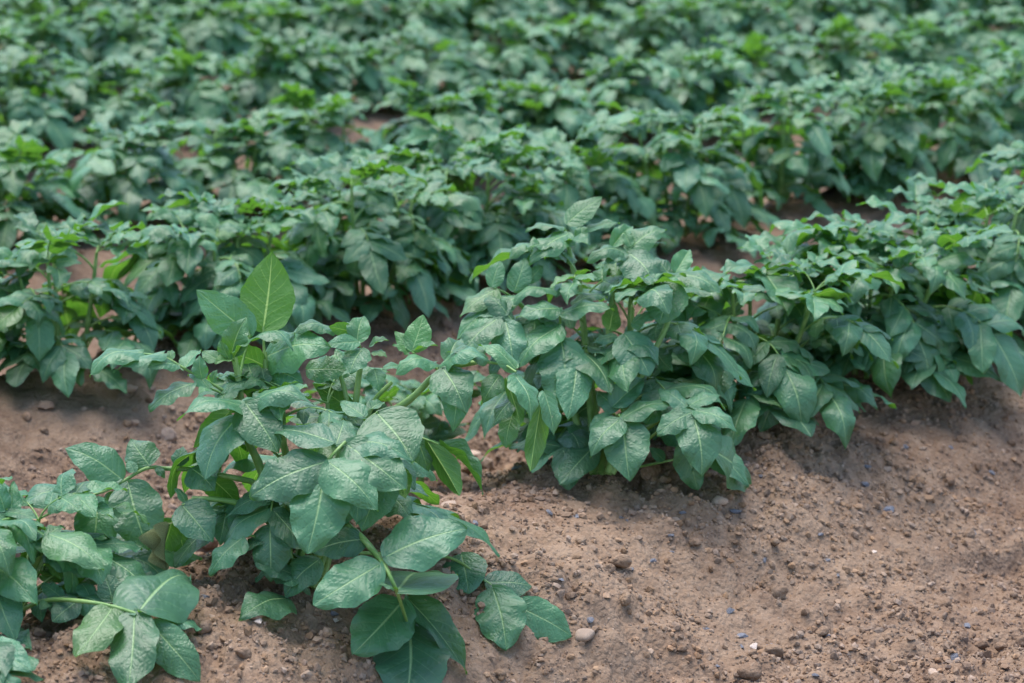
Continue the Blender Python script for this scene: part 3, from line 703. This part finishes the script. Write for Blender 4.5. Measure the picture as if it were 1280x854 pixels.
hand_leaf(P0, oP, zP, [(-25, 790, .01), (-20, 830, .05), (0, 840, 'g24')], [
    (-12, 806, 'g40', 40, 840, 'g20', 'F', 'n', .56), (-22, 800, 'g40', 4, 862, 'g18', 'F', 'n', .6), (-5, 800, .07, 38, 812, .10, 'T', 'n', .6), (-15, 815, .08, 30, 836, .11, 'T', 'r', .6), (5, 835, 'g24', 55, 850, 'g14', 'G', 'r', .6, .1), (0, 842, 'g22', 25, 880, 'g12', 'G', 'r', .66), (12, 838, 'g22', 42, 822, 'g18', 'G', 'n', .7, .1)], .0022)

# --- plant B: the tall plant in the middle
oB = at_ground(752, 588); zB = depth_of(oB); B = plant_root(oB)
tag(B, 'tallest front row potato plant, right of the plant with the upright leaf', 'potato plant', 'potato plants of the front row')
hand_stem(B, oB, zB, [(752, 592, 0), (765, 480, .0), (760, 420, .0), (765, 370, .0), (783, 318, .0)], .0056, .0026)
hand_stem(B, oB, zB, [(745, 592, 0), (735, 470, -.01), (728, 390, -.02), (715, 330, -.02), (706, 288, -.03)], .0052, .0024)
hand_stem(B, oB, zB, [(742, 592, 0), (712, 500, .0), (690, 440, .01), (660, 390, .01), (640, 370, .01)], .005, .0024)
hand_stem(B, oB, zB, [(760, 592, 0), (785, 500, .03), (812, 450, .04), (838, 400, .03), (842, 355, .02)], .005, .0024)
hand_stem(B, oB, zB, [(765, 592, 0), (800, 540, .05), (850, 510, .08)], .004, .0022)
hand_leaf(B, oB, zB, [(708, 310, -.03), (706, 296, -.03), (706, 284, -.03)], [
    (709, 279, -.03, 753, 246, -.04, 'F', 'u', .55, .15), (703, 284, -.03, 657, 289, -.01, 'U', 'n', .5, .15), (734, 288, -.03, 775, 279, -.04, 'T', 'n', .42, .1),
    (711, 292, -.02, 661, 330, .02, 'T', 'n', .5, .15), (726, 300, -.02, 728, 280, -.03, 'C', 'y', .7, .25), (712, 300, -.01, 735, 306, .02, 'T', 'y', .6, .2)], .0015)
hand_leaf(B, oB, zB, [(783, 330, .0), (784, 322, .0), (784, 315, .0)], [
    (785, 313, .0, 833, 287, -.02, 'F', 'n', .62, .12), (787, 317, .01, 819, 360, .04, 'F', 'n', .80, .05), (783, 316, .0, 733, 328, .03, 'T', 'd', .5, .08),
    (782, 317, .01, 755, 332, .03, 'T', 'n', .5, .1), (766, 308, -.01, 792, 283, -.03, 'F', 'y', .5, .2), (800, 312, -.01, 834, 304, -.02, 'U', 'n', .4), (788, 308, .0, 780, 290, -.01, 'F', 'y', .6, .2)], .0016)
hand_leaf(B, oB, zB, [(842, 360, .02), (841, 352, .03), (840, 350, .035)], [
    (839, 353, .035, 824, 405, .065, 'F', 'r', .88), (848, 342, .03, 902, 370, .05, 'T', 'n', .58), (838, 345, .02, 812, 322, .0, 'T', 'n', .6), (845, 340, .02, 862, 312, .0, 'F', 'y', .6, .15)], .0018)
hand_leaf(B, oB, zB, [(650, 378, .01), (632, 366, .02), (618, 360, .03)], [
    (615, 358, .03, 626, 326, .02, 'C', 'u', .62, .1), (643, 364, .02, 657, 321, .01, 'F', 'n', .62, .08), (620, 362, .03, 575, 397, .05, 'L', 'n', .62, .05),
    (660, 352, .01, 678, 332, .0, 'C', 'n', .6, .1), (645, 372, .03, 570, 426, .06, 'T', 'n', .42), (634, 375, .04, 604, 412, .06, 'T', 'n', .6)], .0018)
hand_leaf(B, oB, zB, [(690, 440, .01), (650, 405, .04), (622, 398, .06)], [
    (622, 398, .06, 572, 452, .08, 'T', 'n', .55), (640, 400, .055, 600, 372, .03, 'T', 'd', .5, .05), (632, 402, .06, 642, 466, .085, 'F', 'n', .62),
    (655, 412, .05, 612, 468, .07, 'L', 'n', .58), (668, 420, .04, 690, 470, .06, 'F', 'n', .66), (625, 395, .05, 590, 400, .05, 'U', 'n', .5)], .0018)
hand_leaf(B, oB, zB, [(700, 440, .01), (700, 410, .05), (700, 392, .06)], [
    (692, 362, .03, 640, 383, .05, 'U', 'd', .5, .05), (700, 385, .05, 645, 398, .07, 'T', 'n', .58), (702, 392, .06, 768, 388, .07, 'T', 'n', .60), (698, 408, .06, 647, 462, .085, 'L', 'n', .64), (702, 426, .07, 704, 514, .10, 'F', 'r', .72),
    (715, 380, .04, 760, 372, .03, 'T', 'n', .5)], .0022)
hand_leaf(B, oB, zB, [(765, 440, .02), (772, 425, .06), (781, 418, .07)], [
    (781, 418, .07, 812, 470, .10, 'F', 'r', .80), (770, 420, .05, 740, 430, .06, 'T', 'n', .6), (790, 405, .05, 830, 395, .05, 'T', 'd', .55), (762, 412, .04, 770, 378, .02, 'B', 'n', .6, .15)], .002)
hand_leaf(B, oB, zB, [(760, 580, .01), (765, 545, .06), (772, 515, .09), (777, 524, .11)], [
    (778, 528, .11, 787, 602, .14, 'F', 'n', .72), (774, 524, .11, 738, 572, .13, 'L', 'n', .68), (778, 522, .11, 843, 507, .10, 'T', 'n', .52),
    (766, 508, .09, 806, 472, .07, 'F', 'y', .55), (772, 512, .09, 746, 490, .07, 'F', 'n', .6), (764, 520, .09, 735, 540, .10, 'F', 'n', .6)], .002)
hand_leaf(B, oB, zB, [(790, 570, .03), (830, 530, .09), (866, 516, .12)], [
    (866, 515, .12, 821, 544, .135, 'F', 'n', .58), (867, 520, .125, 877, 596, .15, 'F', 'n', .68), (868, 513, .12, 922, 541, .14, 'T', 'n', .52),
    (858, 508, .11, 822, 488, .08, 'T', 'n', .5), (862, 506, .11, 900, 494, .09, 'T', 'n', .55)], .002)
hand_leaf(B, oB, zB, [(780, 588, .02), (840, 575, .07), (890, 566, .09)], [
    (894, 565, .09, 937, 606, 'g8', 'F', 'r', .68), (852, 556, .08, 872, 613, 'g8', 'F', 'r', .64), (830, 575, .06, 812, 560, .06, 'F', 'n', .7)], .0018)
hand_leaf(B, oB, zB, [(745, 585, .0), (722, 570, .04), (705, 562, .06)], [
    (704, 562, .06, 712, 613, .08, 'F', 'r', .70), (716, 550, .04, 728, 580, .05, 'F', 'n', .66), (700, 558, .05, 636, 560, .05, 'T', 'n', .45), (690, 540, .03, 662, 566, .04, 'F', 'n', .6)], .0018)
grow(B, oB+Vector((0.02, 0.06, 0)), 0.27, 0.15, 4242, True, nst=3, more=1)
grow(A, oA+Vector((0.0, 0.06, 0)), 0.25, 0.10, 779, True, nst=2, lsc=0.85)
oA2 = at_ground(520, 625); grow(A, oA2, 0.19, 0.16, 781, True, nst=2, lsc=0.85, ref=oA)
grow(P0, oP, 0.17, 0.2, 785, True, nst=2, lsc=0.9)

# ------------------------------------------------------------------ the rest of the field
ORD = ['first', 'second', 'third', 'fourth', 'fifth', 'sixth', 'seventh', 'eighth', 'ninth', 'tenth', 'eleventh', 'twelfth', 'thirteenth', 'fourteenth', 'fifteenth', 'sixteenth', 'seventeenth', 'eighteenth', 'nineteenth', 'twentieth']
ROWN = {0: 'front', 1: 'second', 2: 'third', 3: 'fourth', 4: 'fifth', 5: 'sixth', 6: 'seventh', 7: 'eighth', 8: 'ninth', 9: 'tenth', 10: 'eleventh', 11: 'twelfth', 12: 'thirteenth', 13: 'fourteenth'}
rf = random.Random(90)
FRONT = [(2.55, 0.22), (2.82, 0.235), (3.10, 0.265), (3.42, 0.285), (3.76, 0.285)]
fl = ['front row potato plant just right of the tallest one, leaves drooping to soil', 'front row potato plant in the middle of the right half, bushy and dark',
      'front row potato plant near the right edge, standing above the bare ridge side', 'last front row potato plant, touching the right edge', 'front row potato plant behind the one at the right edge']
for i, (u, h) in enumerate(FRONT):
    x, y = xy_of(u, V0+0.03+rf.uniform(-.02, .02)); o = Vector((x, y, gz(x, y)))
    pr = plant_root(o); tag(pr, fl[i], 'potato plant', 'potato plants of the front row')
    grow(pr, o, h, 0.20, 60+i, True, more=1, lsc=0.92)
for row in range(1, 14):
    u = -3.0+rf.uniform(0, 0.3); lst = []
    while u < 16:
        u += rf.uniform(0.25, 0.32); v = V0+row*SPACE+rf.uniform(-.03, .03); x, y = xy_of(u, v)
        if y < 1.0: continue
        a, b, zc = to_px(Vector((x, y, 0.0))); top = to_px(Vector((x, y, 0.27)))
        if zc < 2 or a < -0.20*FPX/zc or a > 1280+0.20*FPX/zc or top[1] > 854 or b < -10: continue
        lst.append((a, u, x, y))
    lst.sort()
    for i, (a, u, x, y) in enumerate(lst):
        o = Vector((x, y, gz(x, y))); pr = plant_root(o)
        where = ' at the left edge' if i == 0 else (' at the right edge' if i == len(lst)-1 else '')
        adj = 'leafy' if row < 3 else 'blurred'
        tag(pr, f'{adj} potato plant, {ORD[min(i, 19)]} from left in the {ROWN[row]} row back{where}', 'potato plant', f'potato plants of the {ROWN[row]} row')
        grow(pr, o, rf.uniform(0.225, 0.26) if (row == 1 and a > 425) else rf.uniform(0.195, 0.23) if row == 1 else rf.uniform(0.155, 0.19), 0.10 if row > 1 else 0.16, 1000*row+i, row <= 1, lsc=rf.uniform(0.80, 0.94))

# ------------------------------------------------------------------ stones
def stone(name, lib, px, py, rpx, label, cat, group=None):
    p = at_ground(px, py); r = rpx/FPX*depth_of(p)
    tag(lay(name, lib[random.randrange(len(lib))], p, r, sink=0.55), label, cat, group)
stone('pebble', PEBB, 729, 798, 13, 'rounded pale pebble right of the lowest leaves on the ridge', 'pebble')
stone('pebble', QUARTZ, 941, 808, 10, 'pale pink stone among dark chips near the bottom edge', 'stone')
stone('pebble', PEBB, 1168, 844, 9, 'rounded tan pebble in the furrow at the bottom right', 'pebble')
stone('pebble', PEBB, 592, 575, 10, 'round pinkish pebble in the furrow left of the wilted leaf', 'pebble')
stone('pebble', PEBB, 527, 594, 16, 'large flat stone behind the low leaves of the nearest plant', 'stone')
stone('pebble', PEBB, 158, 486, 13, 'tan flat stone below the second row at left', 'stone')
stone('pebble', PEBB, 563, 634, 14, 'long buff stone on the crest right of the nearest plant', 'stone')
stone('quartz_chip', QUARTZ, 322, 779, 8, 'white stone just below the leaf lying on soil', 'stone')
stone('quartz_chip', QUARTZ, 1092, 692, 5, 'tiny white stone on the ridge side at right', 'stone')
stone('quartz_chip', QUARTZ, 626, 626, 8, 'thin white flake on the crest between the two large plants', 'stone')
stone('quartz_chip', QUARTZ, 421, 780, 7, 'bluish white stone below the big low leaf', 'stone')
stone('pebble', PEBB, 900, 632, 11, 'brown stone beside a dark chip below the middle plant', 'stone')
chips = [(918, 640, 9), (718, 646, 7), (592, 654, 10), (1109, 637, 10), (1081, 608, 7), (1082, 585, 5), (1215, 665, 7), (1063, 540, 5), (952, 595, 6), (925, 794, 9), (926, 808, 7), (963, 811, 8),
         (893, 831, 7), (910, 764, 7), (882, 785, 5), (815, 702, 7), (787, 712, 6), (737, 777, 7), (1031, 699, 6), (1047, 717, 6), (1207, 781, 8), (1194, 824, 7), (1033, 796, 6), (686, 641, 6), (658, 655, 5), (775, 648, 5),
         (838, 670, 5), (840, 690, 5), (955, 702, 6), (1025, 673, 5), (315, 725, 8), (415, 770, 9), (598, 582, 10), (648, 584, 8), (620, 560, 6), (256, 748, 6), (1165, 493, 10), (1188, 560, 5), (1240, 590, 5), (1020, 845, 5), (853, 640, 5), (700, 726, 5), (785, 650, 5), (1130, 560, 5), (40, 718, 6)]
def chip_zone(px, py):
    if px < 480: return 'beside the nearest plant'
    if py > 735: return 'on the ridge side near the bottom edge'
    if px > 1000: return 'high on the ridge side at right'
    if py < 600: return 'in the furrow behind the front row'
    return 'on the crest below the tallest front plant'
zones = {}
for q in sorted(chips): zones.setdefault(chip_zone(q[0], q[1]), []).append(q)
for zn, qs in zones.items():
    for i, (px, py, r) in enumerate(qs):
        stone('stone_chip', CHIPS, px, py, r*1.35, f'blue-grey stone chip {zn}, {ORD[i]} from left there', 'stone chip', 'blue-grey stone chips')
